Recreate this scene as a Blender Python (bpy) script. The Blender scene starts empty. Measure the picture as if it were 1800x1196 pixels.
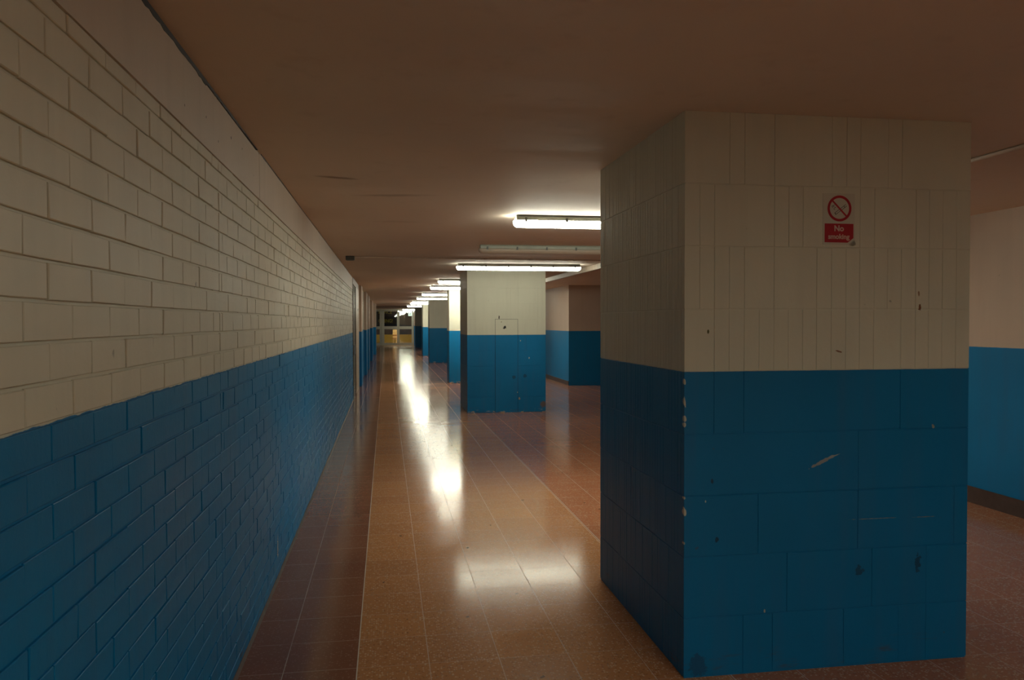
import bpy, bmesh, math, random
from mathutils import Matrix, Vector

scene = bpy.context.scene
C = scene.collection
random.seed(7)

# ------------------------------------------------------------------ camera
CAM_H = 1.444
YAW, PITCH, ROLL = 0.1574, -0.0223, -0.0023
F = Vector((math.sin(YAW) * math.cos(PITCH), math.cos(YAW) * math.cos(PITCH), math.sin(PITCH)))
R0 = Vector((math.cos(YAW), -math.sin(YAW), 0))
U0 = R0.cross(F)
Rv = R0 * math.cos(ROLL) + U0 * math.sin(ROLL)
Uv = -R0 * math.sin(ROLL) + U0 * math.cos(ROLL)
cam_data = bpy.data.cameras.new('camera')
cam_data.sensor_width = 36.0
cam_data.sensor_fit = 'HORIZONTAL'
cam_data.lens = 36.0 * 1393.52 / 1800.0
cam_data.clip_start = 0.05
cam_data.clip_end = 200
cam = bpy.data.objects.new('camera', cam_data)
C.objects.link(cam)
m = Matrix((Rv, Uv, -F)).transposed().to_4x4()
m.translation = Vector((0, 0, CAM_H))
cam.matrix_world = m
scene.camera = cam

# ------------------------------------------------------------------ world, exposure
w = bpy.data.worlds.new('world')
scene.world = w
w.use_nodes = True
w.node_tree.nodes['Background'].inputs[0].default_value = (0.02, 0.02, 0.025, 1)
w.node_tree.nodes['Background'].inputs[1].default_value = 0.0
vs = scene.view_settings
vs.view_transform = 'Standard'
vs.look = 'None'
vs.gamma = 1.0
vs.exposure = 0.0
vs.use_curve_mapping = False

# every lit lamp: (y of the fitting, its diffuser's strength)
TUBE = (0.96, 0.97, 0.79)
LAMPS = [(6.2, 54.0), (8.6, 0.0), (11.35, 20.0), (15.4, 17.0), (18.15, 55.0), (22.4, 28.0), (26.2, 20.0),
         (30.6, 24.0), (33.2, 44.0), (38.3, 26.0), (49.0, 30.0), (-0.5, 73.0)]  # the last one is an added lamp, unseen behind the camera

# ------------------------------------------------------------------ sizes of the place
H = 2.287          # ceiling
PAINT = 1.2585     # top of the blue on the left wall
PAINT_P = 1.243    # top of the blue on pillars and the other walls
XL = -0.614        # left wall face
TILE = 0.30
TX, TY = -0.1275, 3.343   # floor grid phase
YB = -7.0          # wall behind the camera
YE = 50.45         # end wall with the glass doors


# ------------------------------------------------------------------ node helpers
def new_mat(name):
    mt = bpy.data.materials.new(name)
    mt.use_nodes = True
    nt = mt.node_tree
    nt.nodes.clear()
    out = nt.nodes.new('ShaderNodeOutputMaterial')
    bs = nt.nodes.new('ShaderNodeBsdfPrincipled')
    nt.links.new(bs.outputs[0], out.inputs[0])
    return mt, nt, bs


class NB:
    def __init__(s, nt):
        s.nt = nt

    def n(s, t, **kw):
        nd = s.nt.nodes.new(t)
        for k, v in kw.items():
            setattr(nd, k, v)
        return nd

    def put(s, sock, v):
        if isinstance(v, bpy.types.NodeSocket):
            s.nt.links.new(v, sock)
        else:
            sock.default_value = v

    def math(s, op, a, b=None, c=None, clamp=False):
        nd = s.n('ShaderNodeMath', operation=op, use_clamp=clamp)
        s.put(nd.inputs[0], a)
        if b is not None:
            s.put(nd.inputs[1], b)
        if c is not None:
            s.put(nd.inputs[2], c)
        return nd.outputs[0]

    def mix(s, f, a, b):
        nd = s.n('ShaderNodeMix', data_type='RGBA')
        s.put(nd.inputs['Factor'], f)
        ia = [i for i in nd.inputs if i.type == 'RGBA']
        for sk, v in ((ia[0], a), (ia[1], b)):
            if isinstance(v, tuple) and len(v) == 3:
                v = v + (1.0,)
            s.put(sk, v)
        return [o for o in nd.outputs if o.type == 'RGBA'][0]

    def ramp(s, v, lo, hi, a=0.0, b=1.0, smooth=False):
        nd = s.n('ShaderNodeMapRange')
        if smooth:
            nd.interpolation_type = 'SMOOTHSTEP'
        s.put(nd.inputs[0], v)
        nd.inputs[1].default_value = lo
        nd.inputs[2].default_value = hi
        nd.inputs[3].default_value = a
        nd.inputs[4].default_value = b
        return nd.outputs[0]

    def noise(s, vec, scale, detail=3.0, rough=0.5):
        nd = s.n('ShaderNodeTexNoise')
        s.put(nd.inputs['Vector'], vec)
        nd.inputs['Scale'].default_value = scale
        nd.inputs['Detail'].default_value = detail
        nd.inputs['Roughness'].default_value = rough
        return nd.outputs[0]

    def scaled(s, vec, sc, loc=(0, 0, 0), rot=(0, 0, 0)):
        nd = s.n('ShaderNodeMapping')
        s.put(nd.inputs['Vector'], vec)
        nd.inputs['Location'].default_value = loc
        nd.inputs['Rotation'].default_value = rot
        nd.inputs['Scale'].default_value = sc
        return nd.outputs[0]

    def sep(s, vec):
        nd = s.n('ShaderNodeSeparateXYZ')
        s.put(nd.inputs[0], vec)
        return nd.outputs

    def world(s):
        return s.n('ShaderNodeNewGeometry').outputs['Position']

    def bump(s, h, strength, dist, bs):
        nd = s.n('ShaderNodeBump')
        nd.inputs['Strength'].default_value = strength
        nd.inputs['Distance'].default_value = dist
        s.put(nd.inputs['Height'], h)
        s.nt.links.new(nd.outputs[0], bs.inputs['Normal'])

    def mark(s, vec, centre, size, angle=0.0, wob=0.6, nscale=60.0, axis='y'):
        """mask of one irregular mark of half size (sx, sz) around centre on a wall facing along axis"""
        v = s.n('ShaderNodeVectorMath', operation='SUBTRACT')
        s.put(v.inputs[0], vec)
        v.inputs[1].default_value = centre
        r = s.n('ShaderNodeVectorRotate', rotation_type='AXIS_ANGLE')
        s.put(r.inputs['Vector'], v.outputs[0])
        r.inputs['Axis'].default_value = (0, 1, 0) if axis == 'y' else (1, 0, 0)
        r.inputs['Angle'].default_value = angle
        d = s.n('ShaderNodeVectorMath', operation='DIVIDE')
        s.put(d.inputs[0], r.outputs[0])
        d.inputs[1].default_value = (size[0], 0.02, size[1]) if axis == 'y' else (0.02, size[0], size[1])
        l = s.n('ShaderNodeVectorMath', operation='LENGTH')
        s.put(l.inputs[0], d.outputs[0])
        nz = s.math('MULTIPLY', s.math('SUBTRACT', s.noise(vec, nscale, 3.0), 0.5), wob * 3)
        t = s.math('ADD', l.outputs['Value'], nz)
        return s.ramp(t, 0.85, 1.05, 1.0, 0.0)


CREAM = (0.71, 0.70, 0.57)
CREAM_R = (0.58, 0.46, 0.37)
BLUE = (0.002, 0.180, 0.42)


def paint(name, z_line, wob=0.002, cream=CREAM, blue=BLUE, marks=(), base_chips=False, rough=(0.55, 0.46), bumpk=1.0, lines=None, spec=0.28):
    mt, nt, bs = new_mat(name)
    b = NB(nt)
    P = b.world()
    x, y, z = b.sep(P)
    wz = b.math('MULTIPLY', b.math('SUBTRACT', b.noise(P, 14.0, 4.0, 0.6), 0.5), wob * 4)
    f = b.ramp(b.math('ADD', z, wz), z_line - 0.0008, z_line + 0.0008)
    big = b.noise(P, 1.3, 3.0)
    fine = b.noise(P, 45.0, 4.0, 0.6)
    vert = b.noise(b.scaled(P, (14.0, 14.0, 1.2)), 1.0, 3.0)
    dark = lambda c, k: tuple(v * k for v in c)
    cr = b.mix(b.ramp(big, 0.3, 0.7), dark(cream, 0.90), cream)
    cr = b.mix(b.ramp(vert, 0.45, 0.8, 0.0, 0.35), cr, dark(cream, 0.80))
    bl = b.mix(b.ramp(big, 0.3, 0.7), dark(blue, 0.86), dark(blue, 1.06))
    bl = b.mix(b.ramp(vert, 0.5, 0.8, 0.0, 0.4), bl, (blue[0] + 0.03, blue[1] * 0.8, blue[2] * 0.75))
    col = b.mix(f, bl, cr)
    # thin primed strip where the cream was cut in over the blue
    # small dirt flecks
    fl = b.ramp(b.noise(P, 22.0, 2.0, 0.4), 0.79, 0.82, 0.0, 0.5)
    col = b.mix(fl, col, (0.10, 0.08, 0.06))
    # scuff band near the floor
    sc = b.math('MULTIPLY', b.ramp(b.noise(b.scaled(P, (5, 5, 22)), 1.0, 5.0, 0.7), 0.56, 0.70), b.ramp(z, 0.03, 0.16, 0.8, 0.0))
    col = b.mix(sc, col, (0.09, 0.08, 0.07))
    if base_chips:
        ch = b.math('MULTIPLY', b.ramp(b.noise(b.scaled(P, (9, 9, 30)), 1.0, 4.0, 0.6), 0.57, 0.60), b.ramp(z, 0.02, 0.055, 1.0, 0.0))
        col = b.mix(ch, col, (0.45, 0.38, 0.30))
    if lines:
        col = lines(b, P, col)
    for (ctr, size, ang, wb, colr) in marks:
        axis = 'y'
        if len(size) == 3:
            axis = 'x'
        k = b.mark(P, ctr, size, ang, wb, axis=axis)
        col = b.mix(k, col, colr)
    nt.links.new(col, bs.inputs['Base Color'])
    rg = b.math('ADD', b.math('MULTIPLY', f, rough[0] - rough[1]), rough[1])
    rg = b.math('ADD', rg, b.math('MULTIPLY', b.math('SUBTRACT', big, 0.5), 0.25))
    nt.links.new(rg, bs.inputs['Roughness'])
    bs.inputs['Specular IOR Level'].default_value = spec
    h = b.math('ADD', b.math('MULTIPLY', fine, 0.5), b.math('MULTIPLY', vert, 0.8))
    b.bump(h, 0.35 * bumpk, 0.004, bs)
    return mt


def plain(name, col, rough=0.5, metal=0.0, vary=0.12, scale=12.0, spec=0.5, bump=0.0):
    mt, nt, bs = new_mat(name)
    b = NB(nt)
    P = b.world()
    nz = b.noise(P, scale, 4.0)
    c = b.mix(b.ramp(nz, 0.3, 0.7), tuple(v * (1 - vary) for v in col), tuple(min(1, v * (1 + vary)) for v in col))
    nt.links.new(c, bs.inputs['Base Color'])
    bs.inputs['Roughness'].default_value = rough
    bs.inputs['Metallic'].default_value = metal
    bs.inputs['Specular IOR Level'].default_value = spec
    if bump:
        b.bump(b.noise(P, 60.0, 3.0), bump, 0.002, bs)
    return mt


def emitter(name, col, strength):
    mt, nt, bs = new_mat(name)
    b = NB(nt)
    nz = b.noise(b.world(), 3.0, 1.0)
    bs.inputs['Base Color'].default_value = (0.8, 0.8, 0.78, 1)
    nt.links.new(b.mix(nz, col, tuple(v * 0.97 for v in col)), bs.inputs['Emission Color'])
    bs.inputs['Emission Strength'].default_value = strength
    return mt


# ------------------------------------------------------------------ mesh helpers
def obj(name, bm, mat, parent=None, smooth=False):
    me = bpy.data.meshes.new(name)
    bmesh.ops.recalc_face_normals(bm, faces=bm.faces)
    bm.to_mesh(me)
    bm.free()
    if smooth:
        for p in me.polygons:
            p.use_smooth = True
    for mm in (mat if isinstance(mat, (list, tuple)) else [mat]):
        me.materials.append(mm)
    o = bpy.data.objects.new(name, me)
    C.objects.link(o)
    if parent is not None:
        o.parent = parent
    return o


def thing(name, label, cat, loc=(0, 0, 0), rotz=0.0, group=None):
    o = bpy.data.objects.new(name, None)
    o.empty_display_size = 0.1
    C.objects.link(o)
    o.location = loc
    o.rotation_euler = (0, 0, rotz)
    o['label'] = label
    o['category'] = cat
    if group:
        o['group'] = group
    return o


def tag(o, label, cat, group=None):
    o['label'] = label
    o['category'] = cat
    if group:
        o['group'] = group
    return o


def struct(name, bm, mat, parent=None, smooth=False):
    o = obj(name, bm, mat, parent, smooth)
    if parent is None:
        o['kind'] = 'structure'
    return o


def empty_struct(name, loc=(0, 0, 0)):
    o = bpy.data.objects.new(name, None)
    C.objects.link(o)
    o.location = loc
    o['kind'] = 'structure'
    return o


def box(bm, x0, x1, y0, y1, z0, z1, bev=0.0):
    vs_ = [bm.verts.new(p) for p in ((x0, y0, z0), (x1, y0, z0), (x1, y1, z0), (x0, y1, z0),
                                     (x0, y0, z1), (x1, y0, z1), (x1, y1, z1), (x0, y1, z1))]
    fs = [bm.faces.new([vs_[i] for i in q]) for q in ((0, 3, 2, 1), (4, 5, 6, 7), (0, 1, 5, 4), (1, 2, 6, 5), (2, 3, 7, 6), (3, 0, 4, 7))]
    if bev:
        es = list({e for f in fs for e in f.edges})
        bmesh.ops.bevel(bm, geom=es, offset=bev, segments=2, affect='EDGES', profile=0.5)
    return fs


def newbox(*a, **k):
    bm = bmesh.new()
    box(bm, *a, **k)
    return bm


def prism(bm, profile, a0, a1, to3):
    """extrude a closed 2-D profile from a0 to a1; to3(p, q, a) -> point"""
    A = [bm.verts.new(to3(p, q, a0)) for p, q in profile]
    B = [bm.verts.new(to3(p, q, a1)) for p, q in profile]
    n = len(profile)
    for i in range(n):
        bm.faces.new((A[i], A[(i + 1) % n], B[(i + 1) % n], B[i]))
    bm.faces.new(A[::-1])
    bm.faces.new(B)


def tube(bm, p0, p1, r, n=12):
    p0, p1 = Vector(p0), Vector(p1)
    d = (p1 - p0).normalized()
    a = d.orthogonal().normalized()
    c = d.cross(a)
    prof = [(math.cos(2 * math.pi * i / n) * r, math.sin(2 * math.pi * i / n) * r) for i in range(n)]
    L = (p1 - p0).length
    prism(bm, prof, 0, L, lambda p, q, t: p0 + a * p + c * q + d * t)


def ring(bm, cx, cz, y, r0, r1, n=48, dy=0.0006):
    """flat annulus facing -y, with thickness"""
    front = []
    for r in (r0, r1):
        front.append([bm.verts.new((cx + r * math.cos(2 * math.pi * i / n), y, cz + r * math.sin(2 * math.pi * i / n))) for i in range(n)])
    back = []
    for r in (r0, r1):
        back.append([bm.verts.new((cx + r * math.cos(2 * math.pi * i / n), y + dy, cz + r * math.sin(2 * math.pi * i / n))) for i in range(n)])
    for i in range(n):
        j = (i + 1) % n
        bm.faces.new((front[0][i], front[0][j], front[1][j], front[1][i]))
        bm.faces.new((back[0][i], back[1][i], back[1][j], back[0][j]))
        bm.faces.new((front[1][i], front[1][j], back[1][j], back[1][i]))
        bm.faces.new((front[0][i], back[0][i], back[0][j], front[0][j]))


def cell(bm, u0, u1, z0, z1, depth, ch, to3, jit=0.0):
    """one raised brick face: sides, chamfer and front. to3(u, z, d) -> point, d = distance out of the wall"""
    j = [[random.uniform(-jit, jit), random.uniform(-jit, jit)] for _ in range(4)]
    co = [(u0 + j[0][0], z0 + j[0][1]), (u1 + j[1][0], z0 + j[1][1]), (u1 + j[2][0], z1 + j[2][1]), (u0 + j[3][0], z1 + j[3][1])]
    sg = [(1, 1), (-1, 1), (-1, -1), (1, -1)]
    base = [bm.verts.new(to3(p[0], p[1], -0.001)) for p in co]
    mid = [bm.verts.new(to3(p[0], p[1], depth - ch)) for p in co]
    dd = [depth + random.uniform(-1, 1) * 0.15 * depth for _ in range(4)]
    top = [bm.verts.new(to3(p[0] + s[0] * ch, p[1] + s[1] * ch, dd[i])) for i, (p, s) in enumerate(zip(co, sg))]
    for i in range(4):
        k = (i + 1) % 4
        bm.faces.new((base[i], base[k], mid[k], mid[i]))
        bm.faces.new((mid[i], mid[k], top[k], top[i]))
    bm.faces.new(top)


# ------------------------------------------------------------------ materials of the structure
def left_marks():
    out = []
    for (yy, zz, s) in ((3.35, 2.19, 0.006), (2.9, 2.16, 0.004), (3.1, 2.12, 0.005), (3.6, 2.2, 0.004), (2.6, 2.12, 0.004), (3.9, 2.14, 0.003)):
        out.append(((XL, yy, zz), (s, s * 1.1, 0), 0.0, 0.5, (0.05, 0.035, 0.025)))
    # bare plaster scrape low on the wall
    out.append(((XL, 4.62, 0.17), (0.02, 0.06, 0), 0.0, 0.5, (0.42, 0.38, 0.33)))
    return out


M_LEFT = paint('painted_brick', PAINT, wob=0.0035, marks=left_marks(), cream=(0.71, 0.67, 0.54), rough=(0.55, 0.48), spec=0.13)
M_LEFT_BEAM = paint('painted_concrete', PAINT, marks=left_marks()[:-1], cream=(0.66, 0.56, 0.46))
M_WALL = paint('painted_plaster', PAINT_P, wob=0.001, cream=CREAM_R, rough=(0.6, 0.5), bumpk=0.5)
M_PILLAR = paint('painted_soldier_brick', PAINT_P, wob=0.0008, base_chips=True)

Y1 = 3.03
chips = (0.62, 0.60, 0.50)
near_marks = [
    ((1.281, Y1, 1.405), (0.004, 0.010), 0.0, 0.4, (0.10, 0.09, 0.02)),
    ((2.22, Y1, 1.505), (0.007, 0.014), 0.0, 0.5, (0.22, 0.09, 0.04)),
    ((2.215, Y1, 1.56), (0.004, 0.012), 0.0, 0.5, (0.30, 0.2, 0.12)),
    ((1.853, Y1, 1.32), (0.014, 0.004), -0.3, 0.4, (0.25, 0.13, 0.07)),
    ((1.785, Y1, 0.865), (0.066, 0.007), 0.42, 0.6, (0.30, 0.32, 0.33)),
    ((1.83, Y1, 0.885), (0.03, 0.003), 0.3, 0.5, (0.36, 0.38, 0.38)),
    ((2.02, Y1, 0.617), (0.10, 0.0016), 0.0, 0.8, (0.22, 0.25, 0.26)),
    ((2.25, Y1, 0.615), (0.05, 0.0018), 0.0, 0.8, (0.2, 0.22, 0.22)),
    ((2.287, Y1, 0.999), (0.006, 0.009), 0.5, 0.6, (0.35, 0.34, 0.30)),
    ((1.272, Y1, 0.717), (0.003, 0.005), 0.0, 0.3, (0.7, 0.68, 0.58)),
    ((1.30, Y1, 0.80), (0.006, 0.012), 0.0, 0.6, (0.01, 0.06, 0.12)),
    ((1.32, Y1, 0.56), (0.008, 0.010), 0.0, 0.6, (0.01, 0.06, 0.12)),
    ((2.22, Y1, 0.42), (0.012, 0.04), 0.0, 0.9, (0.008, 0.07, 0.15)),
    ((1.95, Y1, 0.40), (0.020, 0.020), 0.0, 0.9, (0.008, 0.08, 0.17)),
    ((1.53, Y1, 0.255), (0.004, 0.008), 0.0, 0.4, (0.35, 0.38, 0.38)),
    ((1.24, Y1, 0.05), (0.04, 0.05), 0.0, 0.5, (0.012, 0.11, 0.25)),
]
for (zz, sz, sx) in ((1.205, 0.012, 0.006), (1.125, 0.022, 0.005), (1.055, 0.014, 0.008), (1.03, 0.010, 0.008), (0.735, 0.006, 0.005), (0.68, 0.020, 0.008), (0.55, 0.006, 0.004)):
    near_marks.append(((1.181, Y1, zz), (sx, sz), 0.2, 0.4, chips))
M_PILLAR_NEAR = paint('painted_soldier_brick_worn', PAINT_P, wob=0.0008, marks=near_marks)
Y2 = 12.55
mid_marks = [
    ((1.874, Y2, 1.362), (0.030, 0.022), 0.7, 0.5, (0.01, 0.01, 0.01)),
    ((1.783, Y2, 1.525), (0.010, 0.028), 0.0, 0.4, (0.04, 0.03, 0.02)),
    ((1.82, Y2, 1.45), (0.006, 0.01), 0.0, 0.4, (0.2, 0.16, 0.1)),
    ((2.02, Y2, 0.56), (0.03, 0.03), 0.0, 0.5, (0.01, 0.09, 0.19)),
    ((2.20, Y2, 0.58), (0.03, 0.03), 0.0, 0.5, (0.01, 0.09, 0.19)),
    ((2.13, Y2, 1.15), (0.008, 0.012), 0.0, 0.3, (0.5, 0.5, 0.45)),
    ((2.27, Y2, 0.87), (0.010, 0.016), 0.0, 0.3, (0.4, 0.45, 0.45)),
    ((2.08, Y2, 0.32), (0.008, 0.012), 0.0, 0.3, (0.5, 0.5, 0.45)),
    ((2.11, Y2, 0.22), (0.014, 0.02), 0.0, 0.5, (0.35, 0.28, 0.2)),
    ((2.50, Y2, 0.12), (0.05, 0.05), 0.0, 0.9, (0.12, 0.10, 0.10)),
]
M_PILLAR_MID = paint('painted_soldier_brick_patched', PAINT_P, wob=0.0008, marks=mid_marks, base_chips=True)


def floor_material():
    mt, nt, bs = new_mat('terrazzo_tiles')
    b = NB(nt)
    P = b.world()
    x, y, z = b.sep(P)
    u = b.math('DIVIDE', b.math('SUBTRACT', x, TX), TILE)
    v = b.math('DIVIDE', b.math('SUBTRACT', y, TY), TILE)
    cu, cv = b.math('ROUND', u), b.math('ROUND', v)
    du = b.math('MULTIPLY', b.math('ABSOLUTE', b.math('SUBTRACT', u, cu)), TILE)
    dv = b.math('MULTIPLY', b.math('ABSOLUTE', b.math('SUBTRACT', v, cv)), TILE)
    ln = b.math('MAXIMUM', b.ramp(du, 0.0010, 0.0022, 1.0, 0.0), b.ramp(dv, 0.0008, 0.0018, 0.85, 0.0))
    ln = b.math('MULTIPLY', ln, b.ramp(b.noise(P, 4.0, 3.0), 0.35, 0.6, 0.45, 1.0))
    # the two long pale dividing strips
    s1 = b.ramp(b.math('ABSOLUTE', b.math('SUBTRACT', x, TX)), 0.0022, 0.0032, 1.0, 0.0)
    s2 = b.ramp(b.math('ABSOLUTE', b.math('SUBTRACT', x, 1.384)), 0.0020, 0.0030, 1.0, 0.0)
    strip = b.math('MAXIMUM', s1, s2)
    fu, fv = b.math('FLOOR', u), b.math('FLOOR', v)
    cmb = b.n('ShaderNodeCombineXYZ')
    b.put(cmb.inputs[0], fu)
    b.put(cmb.inputs[1], fv)
    wn = b.n('ShaderNodeTexWhiteNoise', noise_dimensions='2D')
    b.put(wn.inputs['Vector'], cmb.outputs[0])
    tone = wn.outputs['Value']
    # aggregate chips
    vor = b.n('ShaderNodeTexVoronoi', feature='F1')
    b.put(vor.inputs['Vector'], b.scaled(P, (1, 1, 0.0)))
    vor.inputs['Scale'].default_value = 95.0
    vr = b.sep(vor.outputs['Color'])
    chip = b.math('MULTIPLY', b.ramp(vr[0], 0.62, 0.68), b.ramp(vor.outputs['Distance'], 0.38, 0.50, 1.0, 0.0))
    chip2 = b.math('MULTIPLY', b.ramp(vr[1], 0.72, 0.76), b.ramp(vor.outputs['Distance'], 0.4, 0.55, 1.0, 0.0))
    left = b.ramp(x, TX - 0.001, TX + 0.001, 1.0, 0.0)
    right = b.ramp(x, 1.383, 1.385)
    base = b.mix(left, (0.56, 0.255, 0.105), (0.20, 0.075, 0.050))
    base = b.mix(right, base, (0.46, 0.175, 0.085))
    base = b.mix(b.ramp(tone, 0, 1, 0.0, 0.28), base, (0.28, 0.105, 0.055))
    base = b.mix(b.ramp(b.noise(P, 0.9, 3.0), 0.35, 0.7, 0.0, 0.25), base, (0.46, 0.20, 0.085))
    chipc = b.mix(left, (0.78, 0.60, 0.42), (0.36, 0.21, 0.16))
    col = b.mix(b.math('MULTIPLY', chip, 0.5), base, chipc)
    col = b.mix(b.math('MULTIPLY', chip2, 0.45), col, (0.20, 0.075, 0.045))
    col = b.mix(b.math('MULTIPLY', ln, 0.75), col, (0.50, 0.40, 0.32))
    col = b.mix(b.math('MULTIPLY', strip, 0.85), col, (0.62, 0.56, 0.48))
    # scattered specks of dirt
    dirt = b.ramp(b.noise(P, 17.0, 2.0, 0.3), 0.77, 0.79)
    col = b.mix(b.math('MULTIPLY', dirt, 0.8), col, (0.03, 0.02, 0.02))
    nt.links.new(col, bs.inputs['Base Color'])
    wear = b.noise(b.scaled(P, (1.0, 1.0, 1.0)), 1.8, 4.0, 0.6)
    rg = b.math('ADD', b.ramp(wear, 0.3, 0.7, 0.10, 0.155), b.math('MULTIPLY', tone, 0.03))
    rg = b.math('ADD', rg, b.math('MULTIPLY', ln, 0.3))
    nt.links.new(rg, bs.inputs['Roughness'])
    bs.inputs['Specular IOR Level'].default_value = 0.42
    bs.inputs['Specular Tint'].default_value = (1.0, 0.95, 0.80, 1)
    # each tile lies at its own tiny tilt, and the surface waves a little
    hh = b.math('MULTIPLY', b.noise(P, 7.0, 2.0), 0.35)
    tl = b.math('ADD', b.math('MULTIPLY', b.math('SUBTRACT', u, fu), b.math('SUBTRACT', wn.outputs['Value'], 0.5)),
                b.math('MULTIPLY', b.math('SUBTRACT', v, fv), b.math('SUBTRACT', b.sep(wn.outputs['Color'])[1], 0.5)))
    hh = b.math('ADD', hh, b.math('MULTIPLY', tl, 1.1))
    hh = b.math('SUBTRACT', hh, b.math('MULTIPLY', b.math('MAXIMUM', ln, strip), 0.25))
    hh = b.math('ADD', hh, b.math('MULTIPLY', b.noise(P, 160.0, 2.0), 0.05))
    b.bump(hh, 0.30, 0.0016, bs)
    return mt


def ceiling_material():
    mt, nt, bs = new_mat('painted_soffit')
    b = NB(nt)
    P = b.world()
    col = b.mix(b.ramp(b.noise(P, 0.8, 4.0), 0.3, 0.7), (0.67, 0.57, 0.48), (0.73, 0.63, 0.53))
    col = b.mix(b.ramp(b.noise(P, 9.0, 4.0), 0.6, 0.8, 0, 0.25), col, (0.5, 0.38, 0.29))

    def smear(cx, cy, sx, sy, ang, k):
        v = b.n('ShaderNodeVectorMath', operation='SUBTRACT')
        b.put(v.inputs[0], P)
        v.inputs[1].default_value = (cx, cy, H)
        r = b.n('ShaderNodeVectorRotate', rotation_type='AXIS_ANGLE')
        b.put(r.inputs['Vector'], v.outputs[0])
        r.inputs['Axis'].default_value = (0, 0, 1)
        r.inputs['Angle'].default_value = ang
        d = b.n('ShaderNodeVectorMath', operation='DIVIDE')
        b.put(d.inputs[0], r.outputs[0])
        d.inputs[1].default_value = (sx, sy, 1)
        l = b.n('ShaderNodeVectorMath', operation='LENGTH')
        b.put(l.inputs[0], d.outputs[0])
        t = b.math('ADD', l.outputs['Value'], b.math('MULTIPLY', b.math('SUBTRACT', b.noise(P, 9.0, 3.0), 0.5), 1.2))
        return b.ramp(t, 0.2, 1.3, k, 0.0, True)
    for a in ((-0.27, 4.73, 0.13, 0.035, -0.3, 0.75), (0.05, 5.33, 0.26, 0.05, 0.15, 0.45), (0.1, 6.7, 0.22, 0.06, 0.0, 0.2)):
        col = b.mix(smear(*a), col, (0.22, 0.15, 0.10))
    nt.links.new(col, bs.inputs['Base Color'])
    bs.inputs['Roughness'].default_value = 0.7
    bs.inputs['Specular IOR Level'].default_value = 0.3
    # long board-shutter undulations across the corridor
    hh = b.math('ADD', b.noise(b.scaled(P, (0.25, 2.2, 1)), 1.0, 2.0), b.math('MULTIPLY', b.noise(P, 30.0, 4.0), 0.05))
    b.bump(hh, 0.4, 0.02, bs)
    return mt


M_FLOOR = floor_material()
M_CEIL = ceiling_material()
M_SKIRT = plain('dark_skirting', (0.075, 0.05, 0.045), 0.4, vary=0.2)
M_GREYMETAL = plain('grey_enamel', (0.22, 0.23, 0.20), 0.45, vary=0.1)
M_LAMPGREY = plain('lamp_base_grey', (0.34, 0.36, 0.30), 0.5, vary=0.08)
M_CLIP = plain('lamp_clip', (0.06, 0.06, 0.05), 0.4)
M_DIFFOFF = plain('dead_diffuser', (0.46, 0.38, 0.30), 0.3, vary=0.05)
M_ALU = plain('aluminium_frame', (0.46, 0.45, 0.37), 0.4, metal=0.25, vary=0.05)
M_DARK = plain('dark_gap_strip', (0.012, 0.011, 0.010), 0.6)
M_STEEL = plain('brushed_steel', (0.62, 0.62, 0.56), 0.25, metal=1.0, vary=0.08)
M_TAN = plain('tan_laminate', (0.40, 0.32, 0.23), 0.45)
M_BROWN = plain('brown_door', (0.16, 0.12, 0.09), 0.4)

# ------------------------------------------------------------------ floor, ceiling, plain walls
XR_FAR = 4.10
struct('floor', newbox(-1.6, 7.0, YB, 62.0, -0.2, 0.0), M_FLOOR)
struct('ceiling', newbox(-1.6, 7.0, YB, 62.0, H, H + 0.2), M_CEIL)
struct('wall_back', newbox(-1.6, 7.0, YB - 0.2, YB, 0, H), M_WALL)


# left wall: brick face in courses, with a movement joint, up to the door
def left_wall(name, y0, y1, x, joints, mat):
    bm = bmesh.new()
    # mortar plane with thickness
    box(bm, x - 0.30, x - 0.006, y0, y1, 0.0, H)
    to3 = lambda u, z, d: (x - 0.006 + d, u, z)
    course = 0.075
    z = PAINT - 17 * course
    row = 0
    while z < 2.05:
        z0, z1 = max(z, 0.0), min(z + course, 2.052)
        for k in range(len(joints) - 1):
            a, c = joints[k], joints[k + 1]
            ph = 0.105 if row % 2 else 0.0
            # bricks are set out backwards from the far end of each stretch
            e = c
            first = True
            while e > a + 0.005:
                L = 0.2175
                if first and row % 2:
                    L = 0.105
                first = False
                s = max(a, e - L + random.uniform(-0.003, 0.003))
                gu = 0.0022
                gz = 0.0045
                if e - s > 0.02 and z1 - z0 > 0.012:
                    cell(bm, s + gu, e - gu, z0 + gz, z1 - gz * 0.6, 0.006 + random.uniform(-0.0012, 0.0014), 0.0016, to3, 0.0012)
                e = s
        z += course
        row += 1
    return struct(name, bm, mat)


left_wall('wall_left', YB, 15.0, XL, [YB, 3.10, 15.0], M_LEFT)
XL2 = -0.600
left_wall('wall_left_far', 18.12, YE, XL2, [18.12, 26.0], M_LEFT)
# smooth concrete beam over the brickwork, with a ragged gap under the soffit
bm = bmesh.new()
prof_n = 120
box(bm, XL - 0.25, XL + 0.0015, YB, 4.07, 2.054, 2.287 - 0.014)
box(bm, XL - 0.25, XL + 0.0025, 4.07, 15.0, 2.054, 2.287 - 0.006)
for e in ():
    pass
beam = struct('trim_1', bm, M_LEFT_BEAM)
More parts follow.
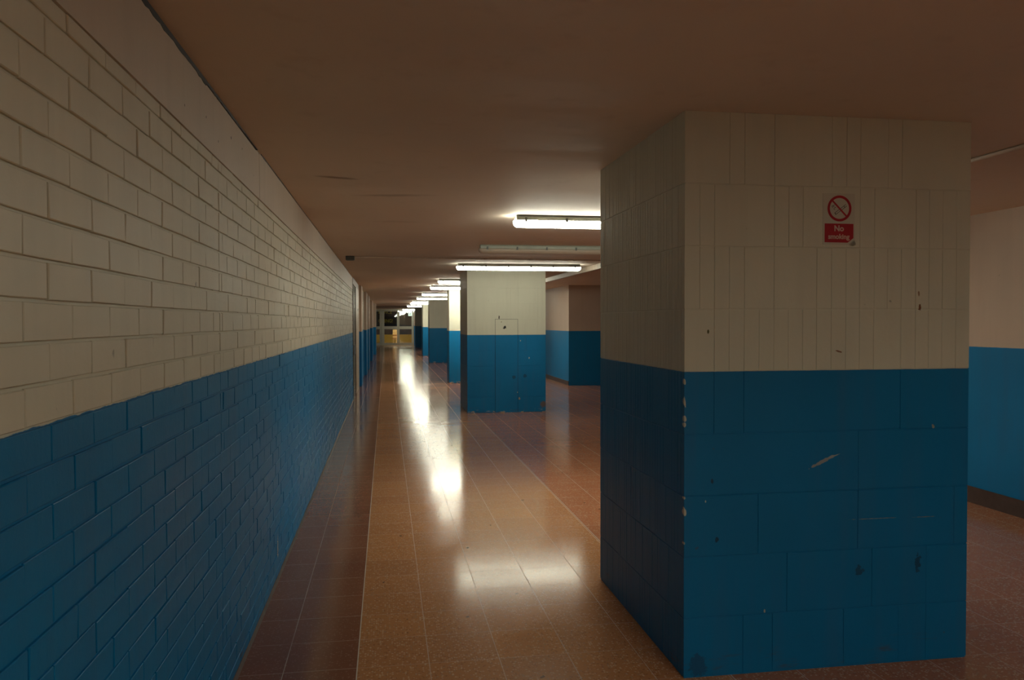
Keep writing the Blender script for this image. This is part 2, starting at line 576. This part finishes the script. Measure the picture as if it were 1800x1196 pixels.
# ragged black strip painting in the shade of the gap under the soffit
def gap_shade_strip(bm, ya, yb, h0, h1, step=0.035):
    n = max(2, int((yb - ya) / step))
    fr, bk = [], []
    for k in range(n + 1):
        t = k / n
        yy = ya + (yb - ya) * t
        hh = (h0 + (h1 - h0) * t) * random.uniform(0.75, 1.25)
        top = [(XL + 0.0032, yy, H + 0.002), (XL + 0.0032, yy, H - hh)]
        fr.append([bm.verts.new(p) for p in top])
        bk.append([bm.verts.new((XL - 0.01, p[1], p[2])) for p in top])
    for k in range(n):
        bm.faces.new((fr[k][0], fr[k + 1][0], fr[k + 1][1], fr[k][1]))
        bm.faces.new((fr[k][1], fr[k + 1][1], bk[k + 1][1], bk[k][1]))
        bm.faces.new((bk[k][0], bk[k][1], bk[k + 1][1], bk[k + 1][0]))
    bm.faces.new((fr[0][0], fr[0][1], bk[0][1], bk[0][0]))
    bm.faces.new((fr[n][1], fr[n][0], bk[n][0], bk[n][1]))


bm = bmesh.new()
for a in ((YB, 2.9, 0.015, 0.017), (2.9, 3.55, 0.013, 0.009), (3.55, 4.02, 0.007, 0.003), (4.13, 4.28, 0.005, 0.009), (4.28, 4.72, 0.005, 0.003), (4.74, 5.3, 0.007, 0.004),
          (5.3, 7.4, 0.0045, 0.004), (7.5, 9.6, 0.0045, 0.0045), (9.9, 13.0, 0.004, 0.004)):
    gap_shade_strip(bm, *a)
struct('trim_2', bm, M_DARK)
M_EDGE = plain('floor_edge_filler', (0.09, 0.055, 0.045), 0.5, vary=0.25)
bm = bmesh.new()
prism(bm, [(XL - 0.01, 0.0), (XL + 0.012, 0.0), (XL + 0.003, 0.014), (XL - 0.01, 0.014)], YB, 15.0, lambda p, q, t: (p, t, q))
struct('baseboard_left', bm, M_EDGE)

# right side
bm = bmesh.new()
v = [(4.55, YB), (4.61, 5.9), (4.62, 9.0), (7.0, 9.0), (7.0, YB)]
prism(bm, v, 0, H, lambda p, q, t: (p, q, t))
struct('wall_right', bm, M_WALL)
bm = bmesh.new()
prism(bm, [(4.545, YB), (4.605, 5.9), (4.610, 9.0), (4.62, 9.0), (4.61, 5.9), (4.55, YB)], 0.0, 0.13, lambda p, q, t: (p - 0.012 if p < 4.612 and t < 1 else p, q, t))
struct('baseboard_right', bm, M_SKIRT)
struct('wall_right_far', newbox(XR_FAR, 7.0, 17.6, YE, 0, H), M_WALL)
struct('wall_right_recess', newbox(6.2, 7.0, 9.0, 17.6, 0, H), M_WALL)
struct('baseboard_right_far', newbox(XR_FAR - 0.014, XR_FAR, 17.6, YE, 0, 0.10), M_SKIRT)
# end wall round the glass doors
bm = bmesh.new()
box(bm, 1.74, 4.2, YE, YE + 0.25, 0, H)
struct('wall_end', bm, M_WALL)

# ------------------------------------------------------------------ piers along the far left wall
pier_labels = ['shallow blue and cream wall pier just past the steel-edged side door',
               'second shallow wall pier past the side door on the brick wall',
               'third shallow wall pier past the side door on the brick wall',
               'fourth shallow wall pier, between the side door and the glass doors',
               'shallow wall pier nearest the far glass doors']
for i, (yy, xx, dp) in enumerate(((18.2, -0.548, 0.9), (22.05, -0.530, 1.2), (24.8, -0.522, 1.2), (30.3, -0.505, 1.2), (36.1, -0.455, 1.2))):
    o = obj('wall_pier', newbox(XL2 - 0.02, xx, yy, yy + dp, 0, H, bev=0.004), M_WALL)
    tag(o, pier_labels[i], 'pier', 'shallow piers on the far left wall')

# ------------------------------------------------------------------ side door in the left wall
d = empty_struct('door_1', (XL, 15.0, 0))


def part(name, bm, mat, parent, label=None, smooth=False):
    """geometry given in world coordinates, parented to a thing at its base"""
    o = obj(name, bm, mat, parent, smooth)
    o.matrix_parent_inverse = Matrix.Identity(4)
    inv = Matrix.Translation(-Vector(parent.location)) if parent.parent is None else None
    if inv is not None:
        o.data.transform(inv)
    if label:
        o['label'] = label
    return o


bm = bmesh.new()
box(bm, -0.90, -0.600, 15.0, 15.09, 0, H - 0.12)
box(bm, -0.90, -0.606, 16.35, 16.45, 0, H - 0.12)
box(bm, -0.90, -0.606, 15.0, 18.12, H - 0.12, H)
part('frame', bm, M_BROWN, d)
lf = part('leaf', newbox(-0.66, -0.622, 15.10, 16.34, 0.01, H - 0.13), M_BROWN, d)
part('lock_plate', newbox(-0.622, -0.600, 15.35, 15.9, 0.83, 1.02, bev=0.004), M_CLIP, d, 'dark lock plate')
bm = bmesh.new()
box(bm, -0.622, -0.596, 15.55, 15.60, 0.02, H - 0.15)
part('edge_strip', bm, M_STEEL, d, 'polished steel edge strip')
part('side_panel', newbox(-0.70, -0.602, 16.46, 18.12, 0, H - 0.12), M_TAN, d, 'tan side panel')
part('kick_plate', newbox(-0.612, -0.590, 14.92, 15.08, 0.02, 0.27, bev=0.003), M_STEEL, d, 'polished steel kick plate')
part('closer', newbox(-0.605, -0.585, 17.3, 17.38, 1.70, 1.74, bev=0.004), M_STEEL, d)
struct('wall_left_doorway', newbox(-1.6, -0.90, 15.0, 18.12, 0, H), M_WALL)


# ------------------------------------------------------------------ pillars of soldier-laid brick
def pillar_mesh(wx, wy, taper=0.0):
    bm = bmesh.new()
    e = 0.0026
    box(bm, e, wx - e, e, wy - e, 0, H)
    faces = [
        (wx, lambda u, z, dd: (u, e - dd, z)),
        (wx, lambda u, z, dd: (u, wy - e + dd, z)),
        (wy, lambda u, z, dd: (e - dd, u, z)),
        (wy, lambda u, z, dd: (wx - e + dd, u, z)),
    ]
    for fi, (W, f) in enumerate(faces):
        n = 20 if fi < 2 else 36   # the side faces are laid in narrower units
        zs = [0.007, 0.245, 0.493, 0.741, 0.990, PAINT_P, 1.495, 1.748, 1.998, H]
        us = [0] + [W * k / n + random.uniform(-0.002, 0.002) for k in range(1, n)] + [W]
        for zi in range(len(zs) - 1):
            z0, z1 = zs[zi], zs[zi + 1]
            # many of the vertical joints are filled flush with paint, so runs of bricks read as one face
            p_flush = (0.80, 0.80, 0.80, 0.78, 0.75, 0.22, 0.22, 0.45, 0.75)[zi] * (1.0 if fi < 2 else 0.35)
            k = 0
            while k < n:
                k2 = k + 1
                while k2 < n and random.random() < p_flush:
                    k2 += 1
                g = random.choice((0.0003, 0.0004, 0.0007))
                cell(bm, us[k] + (g if k else 0), us[k2] - (g if k2 < n else 0), z0 + (0.0024 if zi else 0) + random.uniform(-0.0008, 0.0008) * (zi > 0),
                     z1 - (0.0020 if zi < len(zs) - 2 else 0), e + random.uniform(-0.0003, 0.0004), 0.0009, f, 0.0)
                k = k2
    return bm


def pillar(x, y, wx, wy, mat, label):
    o = obj('brick_pillar', pillar_mesh(wx, wy), mat)
    o.location = (x, y, 0)
    tag(o, label, 'pillar', 'square painted brick pillars in a row')
    return o


P1 = pillar(1.181, 3.03, 1.272, 1.262, M_PILLAR_NEAR, 'nearest large square brick pillar, cream over blue, with the no smoking sign')
P2 = pillar(1.272, 12.55, 1.27, 1.20, M_PILLAR_MID, 'cream over blue pillar with an outlined access panel and a small black hole')
P3 = pillar(1.478, 18.82, 1.25, 0.66, M_PILLAR, 'most brightly lit cream and blue pillar, partly behind the one with the panel')
P4 = pillar(1.530, 28.50, 1.25, 0.85, M_PILLAR, 'dimmer cream and blue pillar seen just left of the brightest pillar')
P5 = pillar(1.566, 34.43, 1.25, 1.20, M_PILLAR, 'narrow bright pillar visible between two dim pillars far down the row')
P6 = pillar(1.664, 45.85, 1.25, 1.20, M_PILLAR, 'darkest and farthest pillar, standing just before the glass doors')

# access panel outline on the second pillar
part('access_panel', newbox(1.722, 2.083, Y2 - 0.006, Y2 + 0.004, 0.0, 1.493, bev=0.0015), M_PILLAR_MID, P2)
bm = bmesh.new()
box(bm, 1.718, 1.722, Y2 - 0.0030, Y2 + 0.004, 0.0, 1.497)
box(bm, 2.083, 2.087, Y2 - 0.0030, Y2 + 0.004, 0.0, 1.497)
box(bm, 1.722, 2.083, Y2 - 0.0030, Y2 + 0.004, 1.493, 1.497)
part('panel_seam', bm, M_DARK, P2, 'dark gap round the access panel')


# ------------------------------------------------------------------ no smoking sign
M_PLATE = plain('sign_white', (0.60, 0.58, 0.48), 0.35, vary=0.03)
M_RED = plain('sign_red', (0.42, 0.006, 0.018), 0.35, vary=0.05)
M_BLACK = plain('sign_black', (0.012, 0.012, 0.012), 0.4)
M_LETTER = plain('sign_letter', (0.68, 0.50, 0.42), 0.4, vary=0.03)


def text_mesh(s, size, mat, name, loc, rot, parent=None, bold=0.0, extrude=0.0003, xscale=1.0, align='CENTER'):
    cu = bpy.data.curves.new(name, 'FONT')
    cu.body = s
    cu.size = size
    cu.offset = bold
    cu.extrude = extrude
    cu.align_x = align
    tmp = bpy.data.objects.new('tmp_text', cu)
    C.objects.link(tmp)
    dg = bpy.context.evaluated_depsgraph_get()
    me = bpy.data.meshes.new_from_object(tmp.evaluated_get(dg))
    bpy.data.objects.remove(tmp)
    me.name = name
    me.materials.clear()
    me.materials.append(mat)
    me.transform(Matrix.Translation(Vector(loc)) @ Matrix.Rotation(rot, 4, 'X') @ Matrix.Diagonal((xscale, 1, 1, 1)))
    if parent is not None:
        me.transform(Matrix.Translation(-Vector(parent.location)))
    o = bpy.data.objects.new(name, me)
    C.objects.link(o)
    if parent is not None:
        o.parent = parent
    return o


ys = Y1 - 0.0022
sg = thing('no_smoking_sign', 'small no smoking sign with red ring and red panel on the nearest pillar', 'sign', (1.846, ys, 1.77))
bm = bmesh.new()
x0, x1, z0, z1 = 1.776, 1.918, 1.762, 1.972
cnr = 0.028
pts = [(x0, z0), (x1 - cnr, z0), (x1, z0 + cnr * 0.75), (x1, z1), (x0, z1)]
prism(bm, pts, ys, ys + 0.0016, lambda p, q, t: (p, t, q))
part('plate', bm, M_PLATE, sg)
# curled lower corner
bm = bmesh.new()
a, c = Vector((x1 - cnr, 0, z0)), Vector((x1, 0, z0 + cnr * 0.75))
nrm = Vector((1, 0, -1.33)).normalized()
rows = []
for k in range(6):
    t = k / 5
    off = nrm * (0.016 * math.sin(t * 1.6)) + Vector((0, -0.010 * (1 - math.cos(t * 1.6)), 0))
    wv = 1 - t * 0.8
    mid = (a + c) / 2
    rows.append([bm.verts.new(Vector((0, ys, 0)) + mid + (p - mid) * wv + off) for p in (a, c)])
for k in range(5):
    bm.faces.new((rows[k][0], rows[k][1], rows[k + 1][1], rows[k + 1][0]))
bmesh.ops.solidify(bm, geom=list(bm.faces), thickness=0.0005)
part('curled_corner', bm, M_PLATE, sg)
yr = ys - 0.0007
bm = bmesh.new()
ring(bm, 1.849, 1.9105, yr, 0.0430, 0.0535)
# slash from upper left to lower right
cx, cz = 1.849, 1.9105
dn = Vector((1, 0, -1)).normalized()
pn = Vector((1, 0, 1)).normalized()
q = [Vector((cx, 0, cz)) + dn * s * 0.0445 + pn * t * 0.0035 for s, t in ((-1, -1), (1, -1), (1, 1), (-1, 1))]
prism(bm, [(p.x, p.z) for p in q], yr - 0.0002, yr + 0.0004, lambda p, q_, t: (p, t, q_))
part('prohibition_ring', bm, M_RED, sg, 'red prohibition ring with slash')
bm = bmesh.new()
# cigarette: outline of two long bars and end
ang = math.radians(36)
ca, sa = math.cos(ang), math.sin(ang)


def bar(u0, u1, v0, v1):
    pp = [(u0, v0), (u1, v0), (u1, v1), (u0, v1)]
    prism(bm, [(cx + 0.003 + u * ca - v_ * sa, cz - 0.006 + u * sa + v_ * ca) for u, v_ in pp], yr, yr + 0.0005, lambda p, q_, t: (p, t, q_))


bar(-0.028, 0.034, 0.0030, 0.0048)
bar(-0.028, 0.034, -0.0048, -0.0030)
bar(0.022, 0.024, -0.003, 0.003)
bar(-0.028, -0.025, -0.003, 0.003)
part('cigarette', bm, M_BLACK, sg)
bm = bmesh.new()
pp = [(-0.020, -0.004), (-0.026, 0.000), (-0.017, 0.006), (-0.030, 0.010), (-0.022, 0.016), (-0.034, 0.012), (-0.030, 0.004)]
for k in range(len(pp) - 1):
    p0, p1 = pp[k], pp[k + 1]
    tube(bm, (cx + p0[0], yr + 0.0003, cz + p0[1] - 0.002), (cx + p1[0], yr + 0.0003, cz + p1[1] - 0.002), 0.0008, 5)
part('smoke', bm, M_BLACK, sg)
bm = bmesh.new()
x0, x1, z0, z1 = 1.7835, 1.912, 1.771, 1.848
pts = [(x0, z0), (x1 - 0.026, z0 - 0.001), (x1, z0 + 0.018), (x1, z1), (x0, z1)]
prism(bm, pts, ys - 0.0005, ys + 0.0003, lambda p, q_, t: (p, t, q_))
part('text_panel', bm, M_RED, sg, 'red text panel')
text_mesh('No', 0.033, M_LETTER, 'lettering', (1.847, ys - 0.0008, 1.8175), math.pi / 2, sg, bold=0.0010)
text_mesh('smoking', 0.0285, M_LETTER, 'lettering', (1.8465, ys - 0.0008, 1.7855), math.pi / 2, sg, bold=0.0008)


# ------------------------------------------------------------------ ceiling lamps
LAMP_LABELS = {
    6.2: 'lit white strip light nearest of the row, cut off by the near pillar',
    8.6: 'unlit grey strip light on the ceiling between two lit ones',
    11.35: 'long lit strip light in front of the pillar with the access panel',
    15.4: 'lit strip light first seen beyond the access panel pillar, short piece showing',
    18.15: 'lit strip light right before the most brightly lit pillar',
    22.4: 'lit strip light just beyond the most brightly lit pillar',
    26.2: 'lit strip light over the front of the dim pillar beyond the brightest one',
    30.6: 'distant lit strip light partly behind the dim pillar, left end showing',
    33.2: 'distant lit strip light in front of the narrow bright pillar',
    38.3: 'distant lit strip light midway between the last two pillars',
    49.0: 'farthest lit strip light, right before the glass doors above the hanging sign',
}
LX0, LX1 = 1.0, 2.82


def lamp(y, strength, label, x0=LX0, x1=LX1, z=H, name='strip_light'):
    t = thing(name, label, 'ceiling light', (x0, y, z), 0, 'strip lights across the corridor ceiling')
    em = M_DIFFOFF if strength == 0 else emitter('tube_glow', TUBE, strength)
    L = x1 - x0
    bm = bmesh.new()
    prof = [(-0.045, 0.0), (-0.055, -0.012), (-0.055, -0.040), (0.055, -0.040), (0.055, -0.012), (0.045, 0.0)]
    prism(bm, prof, 0.015, L - 0.015, lambda p, q_, tt: (tt, p, q_))
    obj('lamp_base', bm, M_LAMPGREY, t)
    bm = bmesh.new()
    prof = []
    for k in range(13):
        a_ = math.pi * k / 12
        prof.append((0.050 * math.cos(a_), -0.040 - 0.054 * math.sin(a_) ** 0.8))
    secs = []
    for s_, k_ in ((0.0, 0.45), (0.006, 0.75), (0.02, 0.95), (0.04, 1.0)):
        secs.append((s_, k_))
    allsec = secs + [(L - s_, k_) for s_, k_ in reversed(secs)]
    loops = []
    for s_, k_ in allsec:
        loops.append([bm.verts.new((s_, p * (0.6 + 0.4 * k_), -0.040 + (q_ + 0.040) * k_)) for p, q_ in prof])
    for a_, c_ in zip(loops[:-1], loops[1:]):
        for k in range(len(prof)):
            kk = (k + 1) % len(prof)
            bm.faces.new((a_[k], a_[kk], c_[kk], c_[k]))
    bm.faces.new(loops[0])
    bm.faces.new(loops[-1][::-1])
    obj('diffuser', bm, em, t, smooth=True)
    for k in range(6):
        xx = 0.09 + k * (L - 0.18) / 5
        for s_ in (-1, 1):
            bm = newbox(xx - 0.009, xx + 0.009, s_ * 0.055 - 0.004, s_ * 0.055 + 0.004, -0.052, -0.020)
            obj('clip', bm, M_CLIP, t)
    return t


for (yy, st) in LAMPS:
    if yy < 1:  # unseen lamp added to light the near pillar's front
        t = lamp(yy, st, 'unseen strip light with added metal side reflectors, lighting the front of the near pillar')
        L = LX1 - LX0
        for s_ in (-1, 1):  # side reflectors added to keep direct light off the pillar's top
            bm = bmesh.new()
            pr = [(s_ * 0.056, -0.038), (s_ * 0.075, -0.090), (s_ * 0.078, -0.090), (s_ * 0.059, -0.036)]
            prism(bm, pr, 0.0, L, lambda p, q_, tt: (tt, p, q_))
            obj('added_reflector', bm, M_GREYMETAL, t)
        for a_ in (0.0, L - 0.003):
            obj('end_plate', newbox(a_ - 0.003, a_, -0.077, 0.077, -0.092, -0.036), M_GREYMETAL, t)
    else:
        lamp(yy, st, LAMP_LABELS[yy])

# ------------------------------------------------------------------ conduits, box and trunking under the ceiling
M_COND = plain('conduit_paint', (0.55, 0.45, 0.36), 0.5)
t = thing('cable_conduit', 'thin painted conduit crossing the ceiling from the dark junction box', 'conduit', (-0.42, 10.3, H))
bm = bmesh.new()
tube(bm, (0.0, 0, -0.009), (3.42, 0.12, -0.009), 0.008)
obj('pipe', bm, M_COND, t)
for k in range(5):
    obj('saddle', newbox(0.5 + k * 0.6, 0.53 + k * 0.6, 0.0 + k * 0.02, 0.036 + k * 0.02, -0.020, 0.0), M_COND, t)
t = thing('junction_box', 'small dark junction box on the ceiling beside the left wall', 'junction box', (-0.50, 10.22, H))
obj('housing', newbox(0, 0.11, 0, 0.10, -0.05, 0, bev=0.005), M_CLIP, t)
obj('cover', newbox(0.012, 0.098, 0.012, 0.088, -0.056, -0.05, bev=0.002), M_GREYMETAL, t)
t = thing('cable_trunking', 'beige trunking running along the ceiling towards the alcove wall', 'trunking', (3.0, 9.2, H))
obj('channel', newbox(0, 0.05, 0, 11.0, -0.075, -0.004, bev=0.003), M_COND, t)
obj('lid', newbox(0.004, 0.046, 0, 11.0, -0.080, -0.075), M_COND, t)
t = thing('ceiling_conduit', 'pale conduit on the dim ceiling beyond the near pillar, towards the side wall', 'conduit', (2.995, YB + 0.1, H))
bm = bmesh.new()
tube(bm, (0, 0, -0.012), (0, 9.2 - YB - 0.1, -0.012), 0.011)
obj('pipe', bm, M_COND, t)
for k in range(8):
    obj('saddle', newbox(-0.02, 0.02, 1.0 + k * 2.0, 1.03 + k * 2.0, -0.026, 0.0), M_COND, t)

# ------------------------------------------------------------------ hanging exit sign
M_EXITW = emitter('exit_face', (0.75, 1.0, 0.78), 1.3)
M_EXITG = plain('exit_green', (0.01, 0.16, 0.06), 0.4)
t = thing('exit_sign', 'small square pale green exit sign hanging under the farthest strip light', 'sign', (1.43, 48.0, 2.085))
obj('housing', newbox(-0.12, 0.12, 0.004, 0.05, -0.25, 0.0, bev=0.006), M_GREYMETAL, t)
obj('face', newbox(-0.11, 0.11, -0.002, 0.004, -0.24, -0.01), M_EXITW, t)
bm = bmesh.new()
# running figure: head, trunk, legs and arms as flat shapes
ring(bm, 0.01, -0.075, -0.004, 0.0, 0.018, 16)
for q4 in (((-0.02, -0.10), (0.02, -0.10), (0.01, -0.155), (-0.02, -0.155)), ((-0.02, -0.15), (0.0, -0.15), (-0.05, -0.205), (-0.065, -0.195)),
           ((0.0, -0.15), (0.015, -0.15), (0.045, -0.215), (0.028, -0.22)), ((0.02, -0.10), (0.06, -0.12), (0.055, -0.135), (0.015, -0.12)),
           ((-0.02, -0.10), (-0.055, -0.125), (-0.045, -0.135), (-0.015, -0.12))):
    prism(bm, q4, -0.004, -0.002, lambda p, q_, tt: (p, tt, q_))
obj('running_figure', bm, M_EXITG, t)
for s_ in (-0.08, 0.08):
    bm = bmesh.new()
    tube(bm, (s_, 0.025, 0.0), (s_, 0.025, H - 2.085), 0.006, 8)
    obj('rod', bm, M_GREYMETAL, t)

# ------------------------------------------------------------------ glass doors at the far end
mt, nt, bs = new_mat('door_glass')
b = NB(nt)
out = [n for n in nt.nodes if n.type == 'OUTPUT_MATERIAL'][0]
tr = b.n('ShaderNodeBsdfTransparent')
tr.inputs[0].default_value = (0.86, 0.90, 0.86, 1)
gl = b.n('ShaderNodeBsdfGlossy')
gl.inputs['Roughness'].default_value = 0.02
fr = b.n('ShaderNodeFresnel')
fr.inputs[0].default_value = 1.5
ms = b.n('ShaderNodeMixShader')
nz = b.noise(b.world(), 2.0, 2.0)
b.put(ms.inputs[0], b.math('MULTIPLY', fr.outputs[0], b.ramp(nz, 0, 1, 1.6, 2.0)))
nt.links.new(tr.outputs[0], ms.inputs[1])
nt.links.new(gl.outputs[0], ms.inputs[2])
nt.links.new(ms.outputs[0], out.inputs[0])
M_GLASS = mt
YD = YE


def glazed(name, x0, x1, post_l, post_r):
    dd = empty_struct(name, (x0, YD, 0))
    bm = bmesh.new()
    box(bm, x0, x0 + post_l, YD - 0.03, YD + 0.03, 0.01, 2.20)
    box(bm, x1 - post_r, x1, YD - 0.03, YD + 0.03, 0.01, 2.20)
    box(bm, x0 + post_l, x1 - post_r, YD - 0.03, YD + 0.03, 0.01, 0.16)
    box(bm, x0 + post_l, x1 - post_r, YD - 0.035, YD + 0.035, 1.03, 1.21)
    box(bm, x0 + post_l, x1 - post_r, YD - 0.03, YD + 0.03, 2.15, 2.20)
    part('frame', bm, M_ALU, dd)
    part('lower_pane', newbox(x0 + post_l, x1 - post_r, YD - 0.004, YD + 0.004, 0.16, 1.03), M_GLASS, dd)
    part('upper_pane', newbox(x0 + post_l, x1 - post_r, YD - 0.004, YD + 0.004, 1.21, 2.15), M_GLASS, dd)
    return dd


glazed('door_2', -1.30, -0.30, 0.10, 0.10)
glazed('door_3', -0.255, 0.755, 0.145, 0.075)
dd = glazed('door_4', 0.765, 1.72, 0.065, 0.13)
bm = bmesh.new()
box(bm, -1.6, 1.74, YD - 0.05, YD + 0.05, 2.215, H)
box(bm, -0.297, -0.258, YD - 0.05, YD + 0.05, 0.0, 2.215)
struct('trim_3', bm, M_ALU)

# ------------------------------------------------------------------ foyer beyond the glass
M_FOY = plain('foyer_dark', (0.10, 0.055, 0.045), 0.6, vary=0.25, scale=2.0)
M_OCHRE = plain('ochre_panel', (0.60, 0.36, 0.05), 0.5, vary=0.08)
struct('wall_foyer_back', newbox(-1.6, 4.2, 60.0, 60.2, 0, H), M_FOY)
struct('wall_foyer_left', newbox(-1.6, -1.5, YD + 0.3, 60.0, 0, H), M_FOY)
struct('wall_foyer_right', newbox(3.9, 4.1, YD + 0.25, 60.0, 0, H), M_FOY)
struct('trim_4', newbox(-1.5, 3.9, 59.6, 60.0, 0.0, 0.55), M_OCHRE)
lamp(56.0, 110.0, 'small lit strip light beyond the glass doors', x0=0.45, x1=2.0)
t = thing('hanging_banner', 'dark banner with yellow capital lettering hung behind the left glass door', 'banner', (-0.9, YD + 0.25, 1.24))
M_BAN = plain('banner_cloth', (0.035, 0.022, 0.040), 0.7, vary=0.3, scale=3.0)
M_YEL = plain('banner_yellow', (0.85, 0.62, 0.08), 0.5)
obj('cloth', newbox(-0.45, 1.60, 0, 0.012, 0, 0.99), M_BAN, t)
for s_ in (-0.4, 1.55):
    bm = bmesh.new()
    tube(bm, (s_, 0.006, 0.98), (s_, 0.006, H - 1.24), 0.004, 6)
    obj('cord', bm, M_GREYMETAL, t)
text_mesh('MANCE', 0.31, M_YEL, 'lettering', (-0.885 + 0.83, YD + 0.245, 2.00), math.pi / 2, t, bold=0.004, xscale=0.80)
text_mesh('OMING!', 0.31, M_YEL, 'lettering', (-0.885 + 0.86, YD + 0.245, 1.45), math.pi / 2, t, bold=0.004, xscale=0.80)
t = thing('display_stand', 'pale orange upright stand seen through the lower pane of the glass doors', 'stand', (0.47, 57.2, 0))
M_OR = plain('orange_wood', (0.85, 0.52, 0.22), 0.5)
obj('cabinet', newbox(0, 0.29, 0, 0.20, 0.25, 0.94, bev=0.008), M_OR, t)
obj('shelf', newbox(-0.02, 0.31, -0.06, 0.0, 0.58, 0.61), M_OR, t)
obj('shelf', newbox(-0.02, 0.31, -0.06, 0.0, 0.36, 0.39), M_OR, t)
for (a_, c_) in ((0.0, 0.0), (0.0, 0.14), (0.23, 0.0), (0.23, 0.14)):
    obj('leg', newbox(a_, a_ + 0.06, c_, c_ + 0.06, 0.0, 0.25), M_OR, t)
